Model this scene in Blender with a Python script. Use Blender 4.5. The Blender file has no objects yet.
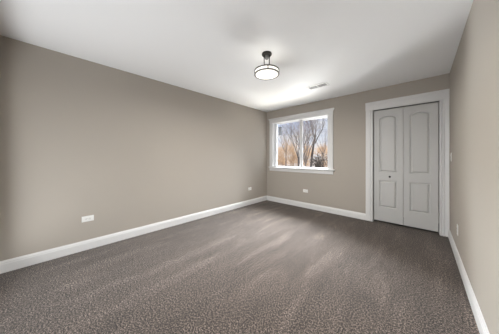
import bpy, bmesh, math, random
from mathutils import Vector, Matrix

S = bpy.context.scene
COL = S.collection
PI = math.pi

# ------------------------------------------------------------------ camera
CAM_H = 1.191
cam_data = bpy.data.cameras.new('camera')
cam = bpy.data.objects.new('camera', cam_data)
COL.objects.link(cam)
cam.location = (0, 0, CAM_H)
cam.rotation_euler = (PI / 2, 0, math.radians(43.37))
cam_data.sensor_width = 36.0
cam_data.sensor_fit = 'HORIZONTAL'
cam_data.lens = 36.0 * 182.6 / 499.0
cam_data.shift_y = -(167.0 - 157.08) / 499.0
cam_data.clip_start = 0.02
cam_data.clip_end = 1000
S.camera = cam

# room size (metres): camera stands at x = 0, y = 0
XL, XR, YB, YR, H = -3.141, 0.298, 4.02, -0.410, 2.44
# window opening and closet opening in the back wall
WX0, WX1, WZ0, WZ1 = -2.935, -1.457, 0.930, 2.105
DX0, DX1, DZ1 = -0.667, 0.204, 2.062
# added doorway in the unseen rear wall, widened to let fill light in
EX0, EX1, EZ1 = -2.95, 0.05, 2.06


def look_at(o, target):
    d = Vector(target) - o.location
    o.rotation_euler = d.to_track_quat('-Z', 'Y').to_euler()


# ------------------------------------------------------------------ world, sun, daylight, exposure
W = bpy.data.worlds.new('sky')
S.world = W
W.use_nodes = True
nt = W.node_tree
nt.nodes.clear()
w_out = nt.nodes.new('ShaderNodeOutputWorld')
w_bg = nt.nodes.new('ShaderNodeBackground')
w_tc = nt.nodes.new('ShaderNodeTexCoord')
w_sep = nt.nodes.new('ShaderNodeSeparateXYZ')
w_ramp = nt.nodes.new('ShaderNodeValToRGB')
w_noise = nt.nodes.new('ShaderNodeTexNoise')
w_map = nt.nodes.new('ShaderNodeMapping')
w_cr = nt.nodes.new('ShaderNodeValToRGB')
w_mix = nt.nodes.new('ShaderNodeMixRGB')
nt.links.new(w_tc.outputs['Generated'], w_sep.inputs[0])
nt.links.new(w_sep.outputs['Z'], w_ramp.inputs[0])
e = w_ramp.color_ramp.elements
e[0].position = 0.0
e[0].color = (0.93, 0.90, 0.90, 1)
e[1].position = 0.30
e[1].color = (0.30, 0.46, 0.86, 1)
n = e.new(0.08)
n.color = (0.78, 0.82, 0.93, 1)
nt.links.new(w_tc.outputs['Generated'], w_map.inputs[0])
w_map.inputs['Scale'].default_value = (1.0, 1.0, 3.0)
nt.links.new(w_map.outputs[0], w_noise.inputs['Vector'])
w_noise.inputs['Scale'].default_value = 7.0
w_noise.inputs['Detail'].default_value = 4.0
nt.links.new(w_noise.outputs['Fac'], w_cr.inputs[0])
w_cr.color_ramp.elements[0].position = 0.45
w_cr.color_ramp.elements[1].position = 0.65
nt.links.new(w_cr.outputs[0], w_mix.inputs[0])
nt.links.new(w_ramp.outputs[0], w_mix.inputs[1])
w_mix.inputs[2].default_value = (0.93, 0.93, 0.96, 1)
nt.links.new(w_mix.outputs[0], w_bg.inputs[0])
w_bg.inputs[1].default_value = 0.62
nt.links.new(w_bg.outputs[0], w_out.inputs[0])


def light(name, kind, loc, target, energy, color, size=None, size_y=None):
    d = bpy.data.lights.new(name, kind)
    d.energy = energy
    d.color = color
    if kind == 'AREA':
        d.shape = 'RECTANGLE'
        d.size = size
        d.size_y = size_y
    o = bpy.data.objects.new(name, d)
    COL.objects.link(o)
    o.location = loc
    look_at(o, target)
    return o


sun = light('sun', 'SUN', (20, -10, 30), (-14, 30, 0), 2.6, (1.0, 0.92, 0.80))
sun.data.angle = math.radians(1.0)
# daylight that comes in at the window: from the sky above and from the pale ground below
light('sky_daylight', 'AREA', (-4.5, YB + 4.5, 5.6), (-1.6, 2.6, 0.6), 8500, (0.93, 0.965, 1.0), 9.0, 4.0)
light('ground_daylight', 'AREA', (-2.75, YB + 6.0, -1.9), (-1.8, 3.0, 1.6), 300, (0.96, 0.98, 1.0), 3.0, 1.8)
light('yard_daylight', 'AREA', (-9.5, YB + 5.0, -1.5), (-2.0, YB, 1.6), 1500, (0.96, 0.98, 1.0), 5.0, 1.8)
# fill light added behind the camera, shining in by the added doorway
light('rear_fill_light', 'AREA', ((EX0 + EX1) / 2, YR - 0.55, 0.50), (-1.0, 1.2, 2.1), 31, (0.95, 0.975, 1.0), 3.3, 0.9)

S.view_settings.view_transform = 'Standard'
S.view_settings.look = 'None'
S.view_settings.gamma = 1.0
S.view_settings.use_curve_mapping = False
S.view_settings.exposure = 0.80
S.cycles.denoising_prefilter = 'ACCURATE'
S.cycles.max_bounces = 12
S.cycles.diffuse_bounces = 8
S.cycles.transparent_max_bounces = 12


# ------------------------------------------------------------------ materials
def mat(name, color, rough=0.6, metallic=0.0, bump=None, vary=None, spec=0.5):
    """Principled material; vary=(scale, amount) mottles the colour, bump=(scale, strength, distance)."""
    m = bpy.data.materials.new(name)
    m.use_nodes = True
    t = m.node_tree
    b = t.nodes['Principled BSDF']
    b.inputs['Base Color'].default_value = (*color, 1)
    b.inputs['Roughness'].default_value = rough
    b.inputs['Metallic'].default_value = metallic
    b.inputs['Specular IOR Level'].default_value = spec
    tc = t.nodes.new('ShaderNodeTexCoord')
    if vary:
        nz = t.nodes.new('ShaderNodeTexNoise')
        nz.inputs['Scale'].default_value = vary[0]
        nz.inputs['Detail'].default_value = 4
        t.links.new(tc.outputs['Object'], nz.inputs['Vector'])
        mx = t.nodes.new('ShaderNodeMixRGB')
        mx.inputs[1].default_value = (*[c * (1 - vary[1]) for c in color], 1)
        mx.inputs[2].default_value = (*[min(1, c * (1 + vary[1])) for c in color], 1)
        t.links.new(nz.outputs['Fac'], mx.inputs[0])
        t.links.new(mx.outputs[0], b.inputs['Base Color'])
    if bump:
        nb = t.nodes.new('ShaderNodeTexNoise')
        nb.inputs['Scale'].default_value = bump[0]
        nb.inputs['Detail'].default_value = 3
        t.links.new(tc.outputs['Object'], nb.inputs['Vector'])
        bp = t.nodes.new('ShaderNodeBump')
        bp.inputs['Strength'].default_value = bump[1]
        bp.inputs['Distance'].default_value = bump[2]
        t.links.new(nb.outputs['Fac'], bp.inputs['Height'])
        t.links.new(bp.outputs[0], b.inputs['Normal'])
    return m


M_WALL = mat('taupe_wall_paint', (0.40, 0.366, 0.322), 0.75, bump=(220, 0.08, 0.002), vary=(1.3, 0.02), spec=0.25)
M_CEIL = mat('white_ceiling_paint', (0.83, 0.835, 0.84), 0.9, bump=(160, 0.06, 0.002), spec=0.2)
M_TRIM = mat('white_trim_paint', (0.69, 0.69, 0.685), 0.4, vary=(3.0, 0.01))
M_DOOR = mat('white_door_paint', (0.50, 0.50, 0.49), 0.42, bump=(90, 0.05, 0.002))
M_VINYL = mat('white_window_vinyl', (0.62, 0.62, 0.63), 0.5, vary=(4.0, 0.01))
M_PLATE = mat('white_plate_plastic', (0.78, 0.78, 0.76), 0.35, vary=(20.0, 0.01))
M_SLOT = mat('dark_slot', (0.03, 0.03, 0.03), 0.6, vary=(40.0, 0.1))
M_BRONZE = mat('dark_bronze_metal', (0.022, 0.021, 0.020), 0.4, 0.25, vary=(30.0, 0.1))
M_NICKEL = mat('grey_nickel_metal', (0.22, 0.215, 0.21), 0.4, 0.7, vary=(30.0, 0.05))
M_KNOB = mat('black_knob_metal', (0.015, 0.014, 0.013), 0.3, 0.6, vary=(30.0, 0.1))
M_VENT = mat('white_vent_metal', (0.74, 0.74, 0.74), 0.45, vary=(10.0, 0.01))
M_DUCT = mat('dark_duct', (0.10, 0.10, 0.10), 0.8, vary=(10.0, 0.1))
M_CLOSET = mat('closet_paint', (0.55, 0.53, 0.49), 0.85, vary=(2.0, 0.02))
M_BARK = mat('grey_brown_bark', (0.17, 0.14, 0.125), 0.9, vary=(3.0, 0.25))
M_BARK2 = mat('dark_bark', (0.075, 0.066, 0.063), 0.9, vary=(3.0, 0.25))
M_TWIG = mat('tan_twigs', (0.40, 0.28, 0.18), 0.9, vary=(2.0, 0.3))
M_LEAF = mat('dry_tan_leaves', (0.58, 0.40, 0.25), 0.85, vary=(1.2, 0.45))
M_DARKLEAF = mat('dark_brown_green_leaves', (0.075, 0.062, 0.050), 0.85, vary=(1.5, 0.35))
M_GROUND = mat('pale_winter_ground', (0.72, 0.62, 0.50), 0.95, vary=(0.08, 0.25))
M_SNOW = mat('snow', (0.88, 0.88, 0.90), 0.8, vary=(2.0, 0.02))
M_FEEDER = mat('grey_feeder_metal', (0.07, 0.075, 0.085), 0.9, 0.0, vary=(12.0, 0.1), spec=0.02)
M_FEEDER2 = mat('dark_feeder_metal', (0.012, 0.012, 0.014), 0.9, 0.0, vary=(12.0, 0.1), spec=0.02)


def glass_mat():
    m = bpy.data.materials.new('window_glass')
    m.use_nodes = True
    t = m.node_tree
    t.nodes.clear()
    o = t.nodes.new('ShaderNodeOutputMaterial')
    tr = t.nodes.new('ShaderNodeBsdfTransparent')
    tr.inputs[0].default_value = (0.96, 0.97, 0.97, 1)
    gl = t.nodes.new('ShaderNodeBsdfGlossy')
    gl.inputs['Roughness'].default_value = 0.02
    fr = t.nodes.new('ShaderNodeFresnel')
    fr.inputs[0].default_value = 1.2
    mx = t.nodes.new('ShaderNodeMixShader')
    t.links.new(fr.outputs[0], mx.inputs[0])
    t.links.new(tr.outputs[0], mx.inputs[1])
    t.links.new(gl.outputs[0], mx.inputs[2])
    t.links.new(mx.outputs[0], o.inputs[0])
    return m


def lamp_glass_mat(name, strength):
    m = bpy.data.materials.new(name)
    m.use_nodes = True
    b = m.node_tree.nodes['Principled BSDF']
    b.inputs['Base Color'].default_value = (0.85, 0.84, 0.80, 1)
    b.inputs['Roughness'].default_value = 0.3
    b.inputs['Emission Color'].default_value = (1.0, 0.95, 0.86, 1)
    b.inputs['Emission Strength'].default_value = strength
    return m


def carpet_mat():
    m = bpy.data.materials.new('taupe_frieze_carpet')
    m.use_nodes = True
    t = m.node_tree
    b = t.nodes['Principled BSDF']
    b.inputs['Roughness'].default_value = 1.0
    b.inputs['Specular IOR Level'].default_value = 0.05
    b.inputs['Sheen Weight'].default_value = 0.15
    b.inputs['Sheen Roughness'].default_value = 0.6
    tc = t.nodes.new('ShaderNodeTexCoord')

    def noise(scale, detail, vec, rough=0.5, dist=0.0):
        nz = t.nodes.new('ShaderNodeTexNoise')
        nz.inputs['Scale'].default_value = scale
        nz.inputs['Detail'].default_value = detail
        nz.inputs['Roughness'].default_value = rough
        nz.inputs['Distortion'].default_value = dist
        t.links.new(vec, nz.inputs['Vector'])
        return nz.outputs['Fac']

    def ramp(fac, stops):
        r = t.nodes.new('ShaderNodeValToRGB')
        els = r.color_ramp.elements
        els[0].position, els[0].color = stops[0][0], (*stops[0][1], 1)
        els[1].position, els[1].color = stops[-1][0], (*stops[-1][1], 1)
        for p, c in stops[1:-1]:
            els.new(p).color = (*c, 1)
        t.links.new(fac, r.inputs[0])
        return r.outputs[0]

    def mix(kind, fac, a, c):
        mx = t.nodes.new('ShaderNodeMixRGB')
        mx.blend_type = kind
        if isinstance(fac, float):
            mx.inputs[0].default_value = fac
        else:
            t.links.new(fac, mx.inputs[0])
        t.links.new(a, mx.inputs[1])
        t.links.new(c, mx.inputs[2])
        return mx.outputs[0]

    obj = tc.outputs['Object']
    # yarn speckle: dark brown to pale grey tufts about a centimetre across
    speck = noise(95, 4, obj, 0.85)
    base = ramp(speck, [(0.42, (0.0065, 0.0047, 0.0036)), (0.51, (0.041, 0.0305, 0.0246)), (0.59, (0.248, 0.194, 0.161))])
    # vacuum strokes: the pile lies one way in long narrow swaths
    mp = t.nodes.new('ShaderNodeMapping')
    mp.inputs['Rotation'].default_value = (0, 0, math.radians(-14))
    mp.inputs['Scale'].default_value = (5.5, 0.9, 1)
    t.links.new(obj, mp.inputs['Vector'])
    g = (1.0, 1.0, 1.0)
    str1 = ramp(noise(1.15, 7, mp.outputs[0], 0.62, 0.5), [(0.40, (0.92, 0.92, 0.92)), (0.53, (1.0, 1.0, 1.0)), (0.61, (1.32, 1.33, 1.35))])
    mp2 = t.nodes.new('ShaderNodeMapping')
    mp2.inputs['Rotation'].default_value = (0, 0, math.radians(35))
    mp2.inputs['Scale'].default_value = (3.2, 1.1, 1)
    t.links.new(obj, mp2.inputs['Vector'])
    str2 = ramp(noise(1.3, 7, mp2.outputs[0], 0.72, 0.7), [(0.36, (0.80, 0.80, 0.80)), (0.52, g), (0.66, (1.24, 1.24, 1.24))])
    c1 = mix('MULTIPLY', 1.0, base, str1)
    c2 = mix('MULTIPLY', 1.0, c1, str2)
    t.links.new(c2, b.inputs['Base Color'])
    bp = t.nodes.new('ShaderNodeBump')
    bp.inputs['Strength'].default_value = 0.25
    bp.inputs['Distance'].default_value = 0.006
    t.links.new(noise(130, 3, obj, 0.6), bp.inputs['Height'])
    t.links.new(bp.outputs[0], b.inputs['Normal'])
    return m


M_GLASS = glass_mat()
M_LAMP = lamp_glass_mat('lit_white_glass', 0.75)
M_BULB = lamp_glass_mat('lit_bulb', 2.0)
M_CARPET = carpet_mat()


# ------------------------------------------------------------------ mesh helpers
def bm_new():
    return bmesh.new()


def box(bm, x0, x1, y0, y1, z0, z1, bevel=0.0):
    vs = [bm.verts.new((x, y, z)) for x in (x0, x1) for y in (y0, y1) for z in (z0, z1)]
    f = [(0, 1, 3, 2), (4, 6, 7, 5), (0, 4, 5, 1), (2, 3, 7, 6), (0, 2, 6, 4), (1, 5, 7, 3)]
    fs = [bm.faces.new([vs[i] for i in q]) for q in f]
    if bevel:
        es = list({ed for q in fs for ed in q.edges})
        bmesh.ops.bevel(bm, geom=es, offset=bevel, segments=2, profile=0.5, affect='EDGES')


def lathe(bm, prof, seg=48, c=(0, 0, 0), close=False):
    """Revolve (r, z) points about a vertical axis through c."""
    rings = []
    for r, z in prof:
        if r < 1e-6:
            rings.append([bm.verts.new((c[0], c[1], c[2] + z))])
        else:
            rings.append([bm.verts.new((c[0] + r * math.cos(2 * PI * i / seg), c[1] + r * math.sin(2 * PI * i / seg), c[2] + z)) for i in range(seg)])
    pairs = list(zip(rings, rings[1:]))
    if close:
        pairs.append((rings[-1], rings[0]))
    for A, B in pairs:
        for i in range(seg):
            j = (i + 1) % seg
            if len(A) == 1 and len(B) == 1:
                continue
            if len(A) == 1:
                bm.faces.new((A[0], B[j], B[i]))
            elif len(B) == 1:
                bm.faces.new((A[i], A[j], B[0]))
            else:
                bm.faces.new((A[i], A[j], B[j], B[i]))


def tube(bm, p0, p1, r0, r1, seg=6):
    p0, p1 = Vector(p0), Vector(p1)
    d = (p1 - p0).normalized()
    u = d.orthogonal().normalized()
    v = d.cross(u)
    A, B = [], []
    for i in range(seg):
        a = 2 * PI * i / seg
        o = u * math.cos(a) + v * math.sin(a)
        A.append(bm.verts.new(p0 + o * r0))
        B.append(bm.verts.new(p1 + o * r1))
    for i in range(seg):
        j = (i + 1) % seg
        bm.faces.new((A[i], A[j], B[j], B[i]))
    bm.faces.new(A[::-1])
    bm.faces.new(B)


def extrude_profile(bm, prof, path0, path1, up=(0, 0, 1), out=(0, -1, 0)):
    """Sweep a closed profile of (out, up) points from path0 to path1."""
    up, out = Vector(up), Vector(out)
    A = [bm.verts.new(Vector(path0) + out * a + up * b) for a, b in prof]
    B = [bm.verts.new(Vector(path1) + out * a + up * b) for a, b in prof]
    k = len(prof)
    for i in range(k):
        j = (i + 1) % k
        bm.faces.new((A[i], A[j], B[j], B[i]))
    bm.faces.new(A[::-1])
    bm.faces.new(B)


def build(name, bm, m, parent=None, smooth=False, loc=None):
    bmesh.ops.recalc_face_normals(bm, faces=bm.faces)
    me = bpy.data.meshes.new(name)
    bm.to_mesh(me)
    bm.free()
    me.materials.append(m)
    if smooth:
        me.polygons.foreach_set('use_smooth', [True] * len(me.polygons))
        if smooth != 'all':
            me.set_sharp_from_angle(angle=math.radians(35))
    o = bpy.data.objects.new(name, me)
    COL.objects.link(o)
    if loc:
        o.location = loc
    if parent:
        o.parent = parent
    return o


def tag(o, label, cat, group=None, kind=None):
    o['label'] = label
    o['category'] = cat
    if group:
        o['group'] = group
    if kind:
        o['kind'] = kind
    return o


def empty(name, loc, label, cat, group=None, kind=None, rz=0.0):
    o = bpy.data.objects.new(name, None)
    COL.objects.link(o)
    o.location = loc
    o.rotation_euler = (0, 0, rz)
    o.empty_display_size = 0.1
    return tag(o, label, cat, group, kind)


# ------------------------------------------------------------------ setting: shell
T = 0.14      # wall thickness


def struct(name, bm, m, label, cat):
    return tag(build(name, bm, m), label, cat, kind='structure')


bm = bm_new()
box(bm, XL, XR, YR, YB, -0.12, 0.0)
box(bm, DX0 - 0.2, DX1 + 0.2, YB, YB + 0.75, -0.12, 0.0)
box(bm, EX0 - 0.3, EX1 + 0.3, YR - 1.2, YR, -0.12, 0.0)
struct('floor', bm, M_CARPET, 'taupe speckled wall-to-wall carpet with vacuum marks', 'floor')

bm = bm_new()
box(bm, XL - T, XR + T, YR - 1.2, YB + 0.75, H, H + 0.15)
struct('ceiling', bm, M_CEIL, 'smooth white painted ceiling', 'ceiling')

bm = bm_new()
box(bm, XL - T, XL, YR - T, YB + T, -0.12, H)
struct('wall_left', bm, M_WALL, 'long blank taupe wall on the left', 'wall')

bm = bm_new()
box(bm, XR, XR + T, YR - T, YB + T, -0.12, H)
struct('wall_right', bm, M_WALL, 'taupe wall on the right beside the closet', 'wall')


def wall_xz(bm, x0, x1, y0, y1, holes):
    """A wall along x with rectangular holes (hx0, hx1, hz0, hz1), left to right."""
    x = x0
    for hx0, hx1, hz0, hz1 in holes:
        box(bm, x, hx0, y0, y1, -0.12, H)
        if hz0 > -0.1:
            box(bm, hx0, hx1, y0, y1, -0.12, hz0)
        box(bm, hx0, hx1, y0, y1, hz1, H)
        x = hx1
    box(bm, x, x1, y0, y1, -0.12, H)


bm = bm_new()
wall_xz(bm, XL, XR, YB, YB + T, [(WX0, WX1, WZ0 - 0.02, WZ1), (DX0, DX1, -0.12, DZ1)])
struct('wall_back', bm, M_WALL, 'taupe wall at the far end with window and closet door', 'wall')

bm = bm_new()
wall_xz(bm, XL, XR, YR - T, YR, [(EX0, EX1, -0.12, EZ1)])
struct('wall_front', bm, M_WALL, 'taupe wall behind the photographer with a wide doorway added for fill light', 'wall')

bm = bm_new()   # inside of the closet behind the bifold doors
box(bm, DX0 - 0.25, DX1 + 0.25, YB + 0.70, YB + 0.80, -0.12, H)
box(bm, DX0 - 0.25, DX0 - 0.15, YB + T, YB + 0.70, -0.12, H)
box(bm, DX1 + 0.15, DX1 + 0.25, YB + T, YB + 0.70, -0.12, H)
struct('wall_closet', bm, M_CLOSET, 'closet walls hidden behind the white bifold door', 'wall')

bm = bm_new()   # short unseen hall added around the fill light
box(bm, EX0 - 0.4, EX0 - 0.3, YR - 1.2, YR - T, -0.12, H)
box(bm, EX1 + 0.3, EX1 + 0.4, YR - 1.2, YR - T, -0.12, H)
box(bm, EX0 - 0.4, EX1 + 0.4, YR - 1.3, YR - 1.2, -0.12, H)
struct('wall_hall', bm, M_CLOSET, 'unseen hall walls beyond the added doorway behind the photographer', 'wall')

# ------------------------------------------------------------------ baseboards
BB = [(0, 0), (0.015, 0), (0.015, 0.088), (0.012, 0.093), (0.012, 0.104), (0.008, 0.112), (0.006, 0.121), (0, 0.122)]


def baseboard(name, p0, p1, out, label):
    bm = bm_new()
    extrude_profile(bm, BB, p0, p1, out=out)
    struct(name, bm, M_TRIM, label, 'baseboard')


baseboard('baseboard_left', (XL, YR, 0), (XL, YB, 0), (1, 0, 0), 'white baseboard along the left wall')
baseboard('baseboard_back', (XL + 0.015, YB, 0), (-0.772, YB, 0), (0, -1, 0), 'white baseboard under the window along the far wall')
baseboard('baseboard_right', (XR, YR, 0), (XR, YB - 0.02, 0), (-1, 0, 0), 'white baseboard along the right wall')
baseboard('baseboard_front', (XL + 0.015, YR, 0), (EX0 - 0.09, YR, 0), (0, 1, 0), 'white baseboard in the near left corner behind the photographer')
baseboard('baseboard_rear', (EX1 + 0.09, YR, 0), (XR - 0.015, YR, 0), (0, 1, 0), 'white baseboard right of the added doorway behind the photographer')

# trim of the added doorway behind the camera
bm = bm_new()
box(bm, EX0 - 0.09, EX0, YR, YR + 0.018, 0, EZ1 + 0.09, 0.003)
box(bm, EX1, EX1 + 0.09, YR, YR + 0.018, 0, EZ1 + 0.09, 0.003)
box(bm, EX0, EX1, YR, YR + 0.018, EZ1, EZ1 + 0.09, 0.003)
struct('trim_2', bm, M_TRIM, 'white casing of the added doorway behind the photographer', 'trim')

# ------------------------------------------------------------------ closet: casing (trim_1) and bifold door (door_1)
bm = bm_new()
yf = YB


def casing_v(bm, x_in, x_out, z0, z1, y):
    """Vertical casing board with a raised outer back band and a bead at the inner edge."""
    w = x_out - x_in
    s = 1 if w > 0 else -1
    prof = [(0, 0), (0, 0.012), (0.004, 0.016), (0.016, 0.016), (0.021, 0.004), (0.027, 0.004), (0.032, 0.018), (0.044, 0.018), (0.050, 0.008), (0.058, 0.010), (abs(w) - 0.004, 0.016), (abs(w), 0.012), (abs(w), 0)]
    A = [bm.verts.new((x_in + s * a, y - b, z0)) for a, b in prof]
    B = [bm.verts.new((x_in + s * a, y - b, z1)) for a, b in prof]
    k = len(prof)
    for i in range(k):
        j = (i + 1) % k
        bm.faces.new((A[i], A[j], B[j], B[i]))
    bm.faces.new(A)
    bm.faces.new(B[::-1])


casing_v(bm, DX0 + 0.006, -0.772, 0, DZ1 + 0.002, yf)
casing_v(bm, DX1 - 0.006, XR - 0.001, 0, DZ1 + 0.002, yf)
HP = [(0, 0), (0.014, 0), (0.014, 0.100), (0.020, 0.106), (0.026, 0.122), (0.026, 0.142), (0, 0.142)]
extrude_profile(bm, HP, (-0.776, yf, DZ1), (XR - 0.001, yf, DZ1))
# jamb lining
box(bm, DX0, DX0 + 0.010, YB, YB + T, 0, DZ1)
box(bm, DX1 - 0.010, DX1, YB, YB + T, 0, DZ1)
box(bm, DX0, DX1, YB, YB + T, DZ1 - 0.006, DZ1 + 0.001)
struct('trim_1', bm, M_TRIM, 'white casing around the closet door with a wide flat header', 'trim')


def panel_outline(x0, x1, z0, z1, arch, n=14):
    pts = [(x0, z0), (x1, z0), (x1, z1)]
    if arch:
        w = (x1 - x0) / 2
        cx = (x0 + x1) / 2
        R = (w * w + arch * arch) / (2 * arch)
        a0 = math.asin(w / R)
        for i in range(1, n):
            a = a0 - 2 * a0 * i / n
            pts.append((cx + R * math.sin(a), z1 + arch - R + R * math.cos(a)))
    pts.append((x0, z1))
    return pts


def inset(pts, d):
    """Shrink a convex counter-clockwise outline by d."""
    k = len(pts)
    out = []
    for i in range(k):
        p, c, q = Vector(pts[i - 1]), Vector(pts[i]), Vector(pts[(i + 1) % k])
        d1, d2 = (c - p).normalized(), (q - c).normalized()
        n1, n2 = Vector((-d1.y, d1.x)), Vector((-d2.y, d2.x))
        m = (n1 + n2).normalized()
        out.append(tuple(c + m * (d / max(0.35, m.dot(n1)))))
    return out


def door_leaf(name, parent, x0, x1, z0, z1, panels, y, label=None):
    th = 0.032
    bm = bm_new()
    V = lambda p, dy=0.0: bm.verts.new((p[0], y + dy, p[1]))
    edges = []
    outer = [V(p) for p in ((x0, z0), (x1, z0), (x1, z1), (x0, z1))]
    for i in range(4):
        edges.append(bm.edges.new((outer[i], outer[(i + 1) % 4])))
    loops = []
    for pn in panels:
        L0 = [V(p) for p in pn]
        for i in range(len(L0)):
            edges.append(bm.edges.new((L0[i], L0[(i + 1) % len(L0)])))
        loops.append((pn, L0))
    bmesh.ops.triangle_fill(bm, use_beauty=True, use_dissolve=False, edges=edges)
    for pn, L0 in loops:
        prev = L0
        for dd, dy in ((0.003, 0.013), (0.012, 0.016), (0.018, 0.014), (0.038, 0.001)):
            L = [V(p, dy) for p in inset(pn, dd)]
            for i in range(len(L)):
                j = (i + 1) % len(L)
                bm.faces.new((prev[i], prev[j], L[j], L[i]))
            prev = L
        bm.faces.new(prev)
    back = [V(p, th) for p in ((x0, z0), (x1, z0), (x1, z1), (x0, z1))]
    for i in range(4):
        j = (i + 1) % 4
        bm.faces.new((outer[i], outer[j], back[j], back[i]))
    bm.faces.new(back)
    o = build(name, bm, M_DOOR, parent)
    if label:
        o['label'] = label
    return o


bif = empty('door_1', (0, 0, 0), 'white two-leaf bifold closet door with arched raised panels', 'door', kind='structure')
yd = YB + 0.028
xm = -0.229
zb, zt = 0.036, DZ1 - 0.024
leafs = []
for lx0, lx1, px0, px1 in ((DX0 + 0.022, xm - 0.0025, -0.566, -0.312), (xm + 0.0025, DX1 - 0.020, -0.148, 0.098)):
    pans = [panel_outline(px0, px1, 0.285, 0.775, 0), panel_outline(px0, px1, 0.920, 1.885, 0.055)]
    leafs.append(door_leaf('door_leaf', bif, lx0, lx1, zb, zt, pans, yd))
bm = bm_new()
prof = [(0.0, 0.034), (0.009, 0.033), (0.0145, 0.028), (0.016, 0.022), (0.013, 0.016), (0.007, 0.012), (0.006, 0.004), (0.013, 0.002), (0.013, 0.0), (0.0, 0.0)]
lathe(bm, prof, 24)
bm.transform(Matrix.Translation((-0.413, yd, 0.845)) @ Matrix.Rotation(PI / 2, 4, 'X'))
kn = build('door_knob', bm, M_KNOB, leafs[0], smooth=True)
kn['label'] = 'small round black knob'
bm = bm_new()   # bifold track in the head of the opening
box(bm, DX0 + 0.012, DX1 - 0.012, yd + 0.004, yd + 0.028, DZ1 - 0.012, DZ1 - 0.006)
build('door_track', bm, M_SLOT, bif)

# ------------------------------------------------------------------ window_1
win = empty('window_1', ((WX0 + WX1) / 2, YB, WZ0), 'white framed sliding window with bare trees outside', 'window', kind='structure')


def wpart(name, bm, m, parent=win, label=None, smooth=False):
    bm.transform(Matrix.Translation((-(WX0 + WX1) / 2, -YB, -WZ0)))
    o = build(name, bm, m, parent, smooth)
    if label:
        o['label'] = label
    return o


CW = 0.092
bm = bm_new()
box(bm, WX0 - CW, WX0 + 0.006, YB - 0.019, YB, WZ0, WZ1 + 0.001, 0.002)
wpart('side_casing', bm, M_TRIM)
bm = bm_new()
box(bm, WX1 - 0.006, WX1 + CW, YB - 0.019, YB, WZ0, WZ1 + 0.001, 0.002)
wpart('side_casing', bm, M_TRIM)
bm = bm_new()   # header with a small crown on top, its ends returned to the wall
hx0, hx1 = WX0 - CW - 0.002, WX1 + CW + 0.002
rings = []
for out, z in ((0.021, WZ1), (0.021, WZ1 + 0.070), (0.027, WZ1 + 0.076), (0.030, WZ1 + 0.086), (0.042, WZ1 + 0.102), (0.046, WZ1 + 0.106), (0.046, WZ1 + 0.117)):
    g = max(0.0, out - 0.021)
    gl = min(g, 0.016)
    rings.append([bm.verts.new(p) for p in ((hx0 - gl, YB, z), (hx0 - gl, YB - out, z), (hx1 + g, YB - out, z), (hx1 + g, YB, z))])
for A, B in zip(rings, rings[1:]):
    for i in range(4):
        j = (i + 1) % 4
        bm.faces.new((A[i], A[j], B[j], B[i]))
bm.faces.new(rings[0])
bm.faces.new(rings[-1])
wpart('head_casing', bm, M_TRIM)
bm = bm_new()
box(bm, WX0 - CW - 0.012, WX1 + CW + 0.040, YB - 0.050, YB, WZ0 - 0.026, WZ0 + 0.001, 0.006)
box(bm, WX0 + 0.001, WX1 - 0.001, YB - 0.004, YB + 0.10, WZ0 - 0.019, WZ0 + 0.001)
wpart('window_sill', bm, M_TRIM)
bm = bm_new()
extrude_profile(bm, [(0, 0), (0.012, 0), (0.018, 0.010), (0.020, 0.058), (0.028, 0.070), (0.028, 0.083), (0, 0.083)], (WX0 - CW, YB, WZ0 - 0.109), (WX1 + CW, YB, WZ0 - 0.109))
wpart('window_apron', bm, M_TRIM)
bm = bm_new()   # jamb lining
box(bm, WX0, WX0 + 0.010, YB, YB + T, WZ0, WZ1)
box(bm, WX1 - 0.010, WX1, YB, YB + T, WZ0, WZ1)
box(bm, WX0 + 0.010, WX1 - 0.010, YB, YB + T, WZ1 - 0.010, WZ1)
wpart('window_jamb', bm, M_TRIM)
# vinyl frame
fy0, fy1 = YB + 0.062, YB + 0.135
fx0, fx1, fz0, fz1 = WX0 + 0.010, WX1 - 0.010, WZ0 + 0.001, WZ1 - 0.010
bm = bm_new()
FW = 0.036
box(bm, fx0, fx0 + FW, fy0, fy1, fz0, fz1, 0.003)
box(bm, fx1 - FW, fx1, fy0, fy1, fz0, fz1, 0.003)
FH = 0.012
box(bm, fx0 + FW, fx1 - FW, fy0, fy1, fz0, fz0 + FH, 0.003)
box(bm, fx0 + FW, fx1 - FW, fy0, fy1, fz1 - FH, fz1, 0.003)
fr = wpart('window_frame', bm, M_VINYL)


def sash(x0, x1, y0, y1, wl, wr, wz, label):
    bm = bm_new()
    z0, z1 = fz0 + FH - 0.008, fz1 - FH + 0.008
    box(bm, x0, x0 + wl, y0, y1, z0, z1, 0.003)
    box(bm, x1 - wr, x1, y0, y1, z0, z1, 0.003)
    box(bm, x0 + wl, x1 - wr, y0, y1, z0, z0 + wz, 0.003)
    box(bm, x0 + wl, x1 - wr, y0, y1, z1 - wz, z1, 0.003)
    s = wpart('window_sash', bm, M_VINYL, win)
    bm = bm_new()
    ym = (y0 + y1) / 2
    box(bm, x0 + wl - 0.004, x1 - wr + 0.004, ym - 0.002, ym + 0.002, z0 + wz - 0.004, z1 - wz + 0.004)
    wpart('window_pane', bm, M_GLASS, s)
    return s


sash(fx0 + FW - 0.008, -2.098, fy0 + 0.006, fy0 + 0.034, 0.044, 0.074, 0.018, None)
sash(-2.190, fx1 - FW + 0.008, fy0 + 0.038, fy0 + 0.066, 0.074, 0.016, 0.018, None)
bm = bm_new()
box(bm, -2.118, -2.104, fy0 - 0.006, fy0 + 0.006, 1.45, 1.53, 0.003)
wpart('sash_latch', bm, M_VINYL, win)

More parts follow.
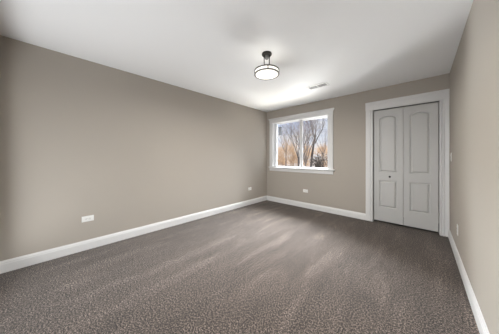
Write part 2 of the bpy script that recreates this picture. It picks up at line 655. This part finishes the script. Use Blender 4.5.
# ------------------------------------------------------------------ ceiling light
LX, LY = -1.362, 1.745
lamp = empty('ceiling_light', (LX, LY, H), 'round semi-flush ceiling light with lit white glass drum and dark metal rims', 'ceiling light')
bm = bm_new()
lathe(bm, [(0, 0), (0.058, 0), (0.060, -0.004), (0.060, -0.016), (0.055, -0.021), (0, -0.021)], 48)
build('canopy', bm, M_BRONZE, lamp, smooth=True)
bm = bm_new()
lathe(bm, [(0, -0.020), (0.023, -0.020), (0.023, -0.060), (0.015, -0.070), (0, -0.070)], 28)
b = build('canopy_hub', bm, M_NICKEL, lamp, smooth=True)
b['label'] = 'grey metal hub under the canopy'
# rods stand in a row across the view
rx, ry = math.cos(math.radians(43.4)), math.sin(math.radians(43.4))
for s in (-1, 1):
    bm = bm_new()
    tube(bm, (s * 0.031 * rx, s * 0.031 * ry, -0.022), (s * 0.031 * rx, s * 0.031 * ry, -0.212), 0.0055, 0.0055, 14)
    build('rod', bm, M_BRONZE, lamp, smooth=True)
RG = 0.146


def ring(z0, z1, r0, r1, m, name, label=None):
    bm = bm_new()
    lathe(bm, [(r0, z0), (r1, z0), (r1, z1), (r0, z1)], 64, close=True)
    o = build(name, bm, m, lamp, smooth=True)
    if label:
        o['label'] = label
    return o


ring(-0.214, -0.204, RG - 0.007, RG + 0.003, M_BRONZE, 'top_rim', 'dark bronze rim')
ring(-0.256, -0.245, RG - 0.012, RG + 0.004, M_NICKEL, 'bottom_rim', 'grey metal rim')
bm = bm_new()   # crossbar that carries the drum
tube(bm, (-RG * rx, -RG * ry, -0.210), (RG * rx, RG * ry, -0.210), 0.005, 0.005, 10)
build('crossbar', bm, M_BRONZE, lamp)
for k in range(4):
    a = math.radians(43.4 + 90 * k)
    bm = bm_new()
    box(bm, RG - 0.002, RG + 0.0035, -0.006, 0.006, -0.258, -0.204)
    bm.transform(Matrix.Rotation(a, 4, 'Z'))
    build('strap', bm, M_BRONZE, lamp)
bm = bm_new()   # glass: side wall and a shallow bowl at the bottom
lathe(bm, [(RG - 0.006, -0.216), (RG - 0.004, -0.216), (RG - 0.004, -0.245), (0.1345, -0.250), (0.133, -0.256), (0.110, -0.259), (0.070, -0.261), (0.0, -0.262), (0.0, -0.258), (0.07, -0.257), (0.109, -0.255), (0.127, -0.252), (RG - 0.008, -0.243)], 64)
build('glass_shade', bm, M_LAMP, lamp, smooth='all')
for s in (-1, 1):
    bm = bm_new()
    lathe(bm, [(0, -0.022), (0.012, -0.019), (0.020, -0.006), (0.020, 0.004), (0.012, 0.018), (0.011, 0.026), (0, 0.026)], 20, c=(s * 0.06 * ry, -s * 0.06 * rx, -0.236))
    build('bulb', bm, M_BULB, lamp, smooth=True)
pl = bpy.data.lights.new('lamp_light', 'AREA')
pl.shape = 'DISK'
pl.size = 0.24
pl.energy = 32
pl.color = (1.0, 0.975, 0.94)
po = bpy.data.objects.new('lamp_light', pl)
COL.objects.link(po)
po.parent = lamp
po.location = (0, 0, -0.276)

# ------------------------------------------------------------------ ceiling vent
vent = empty('ceiling_vent', (-1.335, 3.155, H), 'small white louvered air vent in the ceiling near the window', 'air vent')
VX, VY = 0.178, 0.092
bm = bm_new()
for x0, x1, y0, y1 in ((-VX, VX, -VY, -VY + 0.026), (-VX, VX, VY - 0.026, VY), (-VX, -VX + 0.026, -VY + 0.026, VY - 0.026), (VX - 0.026, VX, -VY + 0.026, VY - 0.026)):
    box(bm, x0, x1, y0, y1, -0.009, 0.0)
build('vent_frame', bm, M_VENT, vent)
bm = bm_new()
box(bm, -VX + 0.02, VX - 0.02, -VY + 0.02, VY - 0.02, -0.0012, -0.0002)
build('vent_duct', bm, M_DUCT, vent)
for k in range(4):
    y = -VY + 0.040 + k * (2 * VY - 0.080) / 3
    for xa, xb in ((-VX + 0.026, -0.004), (0.004, VX - 0.026)):
        bm = bm_new()
        box(bm, xa, xb, -0.0125, 0.0125, -0.0008, 0.0008)
        bm.transform(Matrix.Translation((0, y, -0.0075)) @ Matrix.Rotation(math.radians(14), 4, 'X'))
        build('louver', bm, M_VENT, vent)
bm = bm_new()
box(bm, -0.004, 0.004, -VY + 0.026, VY - 0.026, -0.009, -0.001)
build('vent_divider', bm, M_VENT, vent)

# ------------------------------------------------------------------ outlets and switch (built facing -y in local space)


def outlet_parts(root, horizontal):
    R = Matrix.Rotation(PI / 2, 4, 'Y') if horizontal else Matrix.Identity(4)
    bm = bm_new()
    box(bm, -0.036, 0.036, -0.006, 0.0, -0.059, 0.059, 0.0022)
    bm.transform(R)
    build('cover_plate', bm, M_PLATE, root, smooth=True)
    for s in (-1, 1):
        bm = bm_new()
        box(bm, -0.0165, 0.0165, -0.0085, -0.005, s * 0.0195 - 0.0142, s * 0.0195 + 0.0142, 0.003)
        bm.transform(R)
        sk = build('socket', bm, M_PLATE, root, smooth=True)
        bm = bm_new()
        for dx in (-0.0064, 0.0064):
            box(bm, dx - 0.0012, dx + 0.0012, -0.0088, -0.0080, s * 0.0195 - 0.001, s * 0.0195 + 0.0075)
        lathe(bm, [(0, -0.0004), (0.0024, -0.0004), (0.0024, 0.0004), (0, 0.0004)], 10, c=(0, 0, 0))
        bmesh.ops.rotate(bm, verts=[v for v in bm.verts if abs(v.co.z) < 0.0006 and abs(v.co.y) < 0.004], cent=(0, 0, 0), matrix=Matrix.Rotation(PI / 2, 3, 'X'))
        bmesh.ops.translate(bm, verts=[v for v in bm.verts if v.co.y > -0.004], vec=(0, -0.0084, s * 0.0195 - 0.0075))
        bm.transform(R)
        build('socket_slots', bm, M_SLOT, sk)
    bm = bm_new()
    lathe(bm, [(0, 0.0015), (0.002, 0.0012), (0.003, 0), (0, 0)], 12)
    bm.transform(R @ Matrix.Translation((0, -0.006, 0)) @ Matrix.Rotation(PI / 2, 4, 'X'))
    build('cover_screw', bm, M_NICKEL, root)


def copy_tree(o, parent=None):
    c = o.copy()
    COL.objects.link(c)
    if parent:
        c.parent = parent
    for ch in [q for q in bpy.data.objects if q.parent == o]:
        copy_tree(ch, c)
    return c


G = 'outlets around the walls'
o1 = empty('wall_outlet', (XL, 0.281, 0.396), 'white outlet on its side on the left wall, the nearest and largest', 'outlet', G, rz=PI / 2)
outlet_parts(o1, True)
o2 = copy_tree(o1)
o2.location = (XL, 3.332, 0.396)
o2['label'] = 'white outlet on its side far along the left wall near the window corner'
o3 = copy_tree(o1)
o3.location = (-1.989, YB, 0.396)
o3.rotation_euler = (0, 0, 0)
o3['label'] = 'white outlet on its side below the window on the far wall'
o4 = empty('wall_outlet', (XR, 3.143, 0.360), 'white outlet low on the right wall near the closet', 'outlet', G, rz=-PI / 2)
outlet_parts(o4, False)

sw = empty('light_switch', (XR, 3.775, 1.192), 'white light switch on the right wall beside the closet door', 'light switch', rz=-PI / 2)
bm = bm_new()
box(bm, -0.037, 0.037, -0.006, 0.0, -0.060, 0.060, 0.0022)
build('cover_plate', bm, M_PLATE, sw, smooth=True)
bm = bm_new()
extrude_profile(bm, [(0.005, -0.033), (0.009, -0.033), (0.007, 0.0), (0.011, 0.033), (0.005, 0.033)], (-0.0165, 0, 0), (0.0165, 0, 0))
build('switch_rocker', bm, M_PLATE, sw)
for s in (-1, 1):
    bm = bm_new()
    lathe(bm, [(0, 0.0015), (0.002, 0.0012), (0.003, 0), (0, 0)], 12)
    bm.transform(Matrix.Translation((0, -0.006, s * 0.048)) @ Matrix.Rotation(PI / 2, 4, 'X'))
    build('cover_screw', bm, M_NICKEL, sw)

# ------------------------------------------------------------------ outside the window
GZ = -3.2
bm = bm_new()
n = 24
vs = [[bm.verts.new((-160 + 240 * i / n, YB + 1.0 + 240 * j / n, GZ + 0.35 * math.sin(i * 1.3) * math.cos(j * 0.9) + 0.004 * max(0, 240 * j / n - 60))) for j in range(n + 1)] for i in range(n + 1)]
for i in range(n):
    for j in range(n):
        bm.faces.new((vs[i][j], vs[i + 1][j], vs[i + 1][j + 1], vs[i][j + 1]))
g = struct('ground', bm, M_GROUND, 'pale winter ground outside the window', 'ground')


def at(px, y):
    """World x seen in picture column px at depth y."""
    a = math.radians(-43.37)
    u = (px - 249.5) / 182.6
    dx = u * math.cos(a) + math.sin(a)
    dy = -u * math.sin(a) + math.cos(a)
    return dx / dy * y


def grow(bm, rnd, p, d, length, r, depth, spread, up, seg=5, kids=(2, 3), tips=None):
    """A limb of a few bent segments that forks into smaller limbs."""
    steps = 3 if depth > 0 else 2
    for k in range(steps):
        q = p + d * (length / steps)
        r2 = r * 0.82
        tube(bm, p, q, r, r2, seg if depth > 1 else 4 if depth > 0 else 3)
        p, r = q, r2
        d = (d + Vector((rnd.uniform(-1, 1), rnd.uniform(-1, 1), rnd.uniform(-0.4, 0.9) * up)) * 0.16).normalized()
        if depth > 0 and k > 0:
            sd = (d + Vector((rnd.uniform(-1, 1), rnd.uniform(-1, 1), rnd.uniform(-0.2, 0.7))) * spread).normalized()
            grow(bm, rnd, p, sd, length * rnd.uniform(0.45, 0.65), r * 0.55, depth - 1, spread, up, seg, kids, tips)
    if depth > 0:
        for _ in range(rnd.randint(*kids)):
            nd = (d + Vector((rnd.uniform(-1, 1), rnd.uniform(-1, 1), rnd.uniform(-0.3, 0.7) * up)) * spread).normalized()
            grow(bm, rnd, p, nd, length * rnd.uniform(0.6, 0.8), r * 0.68, depth - 1, spread, up, seg, kids, tips)
    elif tips is not None:
        tips.append(p)


def bare_tree(px, y, trunk_h, limbs, limb_len, r, seed, label, m, lean=0.0, spread=0.55, depth=3, name='bare_tree', group='bare trees outside the window'):
    rnd = random.Random(seed)
    root = empty(name, (at(px, y), y, GZ), label, 'tree', group)
    bm = bm_new()
    top = Vector((lean, 0, trunk_h))
    mid = Vector((lean * 0.3, 0, trunk_h * 0.5))
    tube(bm, (0, 0, -0.3), mid, r * 1.25, r, 9)
    tube(bm, mid, top, r, r * 0.85, 9)
    build('trunk', bm, m, root, smooth='all')
    bm = bm_new()
    for k in range(limbs):
        a = 2 * PI * (k + rnd.uniform(-0.25, 0.25)) / limbs
        t = rnd.uniform(0.35, 0.9) * spread
        d = Vector((math.cos(a) * t, math.sin(a) * t, 1)).normalized()
        grow(bm, rnd, top - Vector((0, 0, rnd.uniform(0, 0.25) * trunk_h)), d, limb_len * rnd.uniform(0.8, 1.1), r * rnd.uniform(0.35, 0.55), depth, spread, 1.0)
    build('branches', bm, m, root)
    return root


def leafy(px, y, z0, z1, w, count, seed, label, m, mt, size=0.16, name='brown_leaved_tree', cat='tree', group='brown trees outside the window'):
    """A round-headed tree or bush: trunk, twigs and many small dry leaves."""
    rnd = random.Random(seed)
    root = empty(name, (at(px, y), y, GZ), label, cat, group)
    h0, h1 = z0 - GZ, z1 - GZ
    bm = bm_new()
    tube(bm, (0, 0, -0.3), (0, 0, h0 + (h1 - h0) * 0.4), 0.14, 0.07, 7)
    build('trunk', bm, mt, root, smooth='all')
    bm = bm_new()
    cz, hz = (h0 + h1) / 2, (h1 - h0) / 2
    for _ in range(60):
        a, el = rnd.uniform(0, 2 * PI), rnd.uniform(-0.2, 1.3)
        d = Vector((math.cos(a) * math.cos(el), math.sin(a) * math.cos(el), math.sin(el)))
        rr = rnd.uniform(0.6, 1.05)
        e1 = Vector((d.x * w * rr, d.y * w * rr, cz - hz * 0.4 + d.z * hz * 1.4 * rr))
        tube(bm, (0, 0, h0 + (h1 - h0) * rnd.uniform(-0.2, 0.35)), e1, 0.035, 0.008, 3)
    build('branches', bm, mt, root)
    bm = bm_new()
    blobs = []
    for _ in range(11):
        a = rnd.uniform(0, 2 * PI)
        q = rnd.uniform(0.1, 0.75)
        zz = rnd.uniform(-0.8, 0.75)
        k = math.sqrt(max(0.05, 1 - zz * zz))
        blobs.append((Vector((math.cos(a) * q * w * k, math.sin(a) * q * w * k, cz + zz * hz)), rnd.uniform(0.25, 0.5)))
    for _ in range(count):
        c, rad = rnd.choice(blobs)
        p = c + Vector((rnd.gauss(0, 1) * w * rad * 0.6, rnd.gauss(0, 1) * w * rad * 0.6, rnd.gauss(0, 1) * hz * rad * 0.6))
        u = Vector((rnd.gauss(0, 1), rnd.gauss(0, 1), rnd.gauss(0, 1))).normalized()
        v = u.orthogonal().normalized()
        s = size * rnd.uniform(0.6, 1.3)
        bm.faces.new([bm.verts.new(p + u * s), bm.verts.new(p + v * s * 0.5), bm.verts.new(p - u * s), bm.verts.new(p - v * s * 0.5)])
    build('leaves', bm, m, root)
    return root


bare_tree(305.5, 26, 4.0, 9, 3.5, 0.13, 11, 'many-stemmed bare tree fanning up behind the right window pane', M_BARK, spread=0.5, depth=4)
bare_tree(310.5, 37, 9.0, 4, 3.0, 0.22, 5, 'thick dark bare trunk standing high in the right window pane', M_BARK2, lean=1.0, spread=0.6)
bare_tree(298.6, 19, 4.4, 6, 2.2, 0.12, 23, 'slim bare tree right beside the dividing window stile', M_BARK2, spread=0.6)
bare_tree(286, 44, 5.4, 8, 3.8, 0.14, 31, 'thin bare tree behind the left window pane', M_BARK, spread=0.65, depth=4)
bare_tree(323, 48, 5.0, 8, 3.8, 0.13, 47, 'thin bare tree at the right edge of the right window pane', M_BARK, spread=0.6, depth=4)
bare_tree(303.5, 54, 4.6, 14, 5.4, 0.11, 71, 'tan twiggy shrub-like tree just right of the dividing window stile', M_TWIG, spread=0.5, depth=4, group='')
bare_tree(291, 34, 3.6, 12, 2.6, 0.07, 73, 'tan twiggy shrub-like tree low in the middle of the left window pane', M_TWIG, spread=0.7, depth=4, group='')
leafy(282.5, 60, -2.6, 6.6, 4.6, 3000, 3, 'tan brown tree filling the left of the left pane', M_LEAF, M_TWIG, 0.17)
leafy(293.0, 70, -2.8, 7.6, 4.6, 3000, 8, 'tan brown tree in the left pane close to the dividing stile', M_LEAF, M_TWIG, 0.18)
leafy(306, 80, -2.8, 7.2, 5.4, 2800, 13, 'tan brown tree at the foot of the many-stemmed bare tree', M_LEAF, M_TWIG, 0.19)
leafy(324, 66, -2.8, 5.6, 4.0, 2400, 17, 'tan brown tree at the right edge of the right pane', M_LEAF, M_TWIG, 0.17)
leafy(318.5, 24, -1.2, 1.9, 1.15, 1500, 29, 'dark bushy shrub low in the right window pane', M_DARKLEAF, M_BARK2, 0.08, name='dark_shrub', cat='shrub', group='')

# small grey feeder that hangs outside the left pane
fd = empty('hanging_feeder', (at(280.2, YB + 0.62), YB + 0.62, 2.07), 'small grey feeder with dark top hanging outside the left window pane', 'bird feeder')
bm = bm_new()
lathe(bm, [(0, -0.215), (0.050, -0.215), (0.050, -0.200), (0.042, -0.195), (0.042, 0.0), (0, 0.0)], 20)
build('feeder_tube', bm, M_FEEDER, fd, smooth=True)
bm = bm_new()
lathe(bm, [(0, 0.045), (0.010, 0.043), (0.056, 0.010), (0.058, 0.0), (0, -0.002)], 20)
build('feeder_roof', bm, M_FEEDER2, fd, smooth=True)
bm = bm_new()
tube(bm, (0, 0, 0.043), (0, 0, 0.40), 0.003, 0.003, 6)
tube(bm, (0, 0, 0.40), (0, -(0.62 - T), 0.40), 0.005, 0.005, 6)
build('feeder_hook', bm, M_FEEDER2, fd)
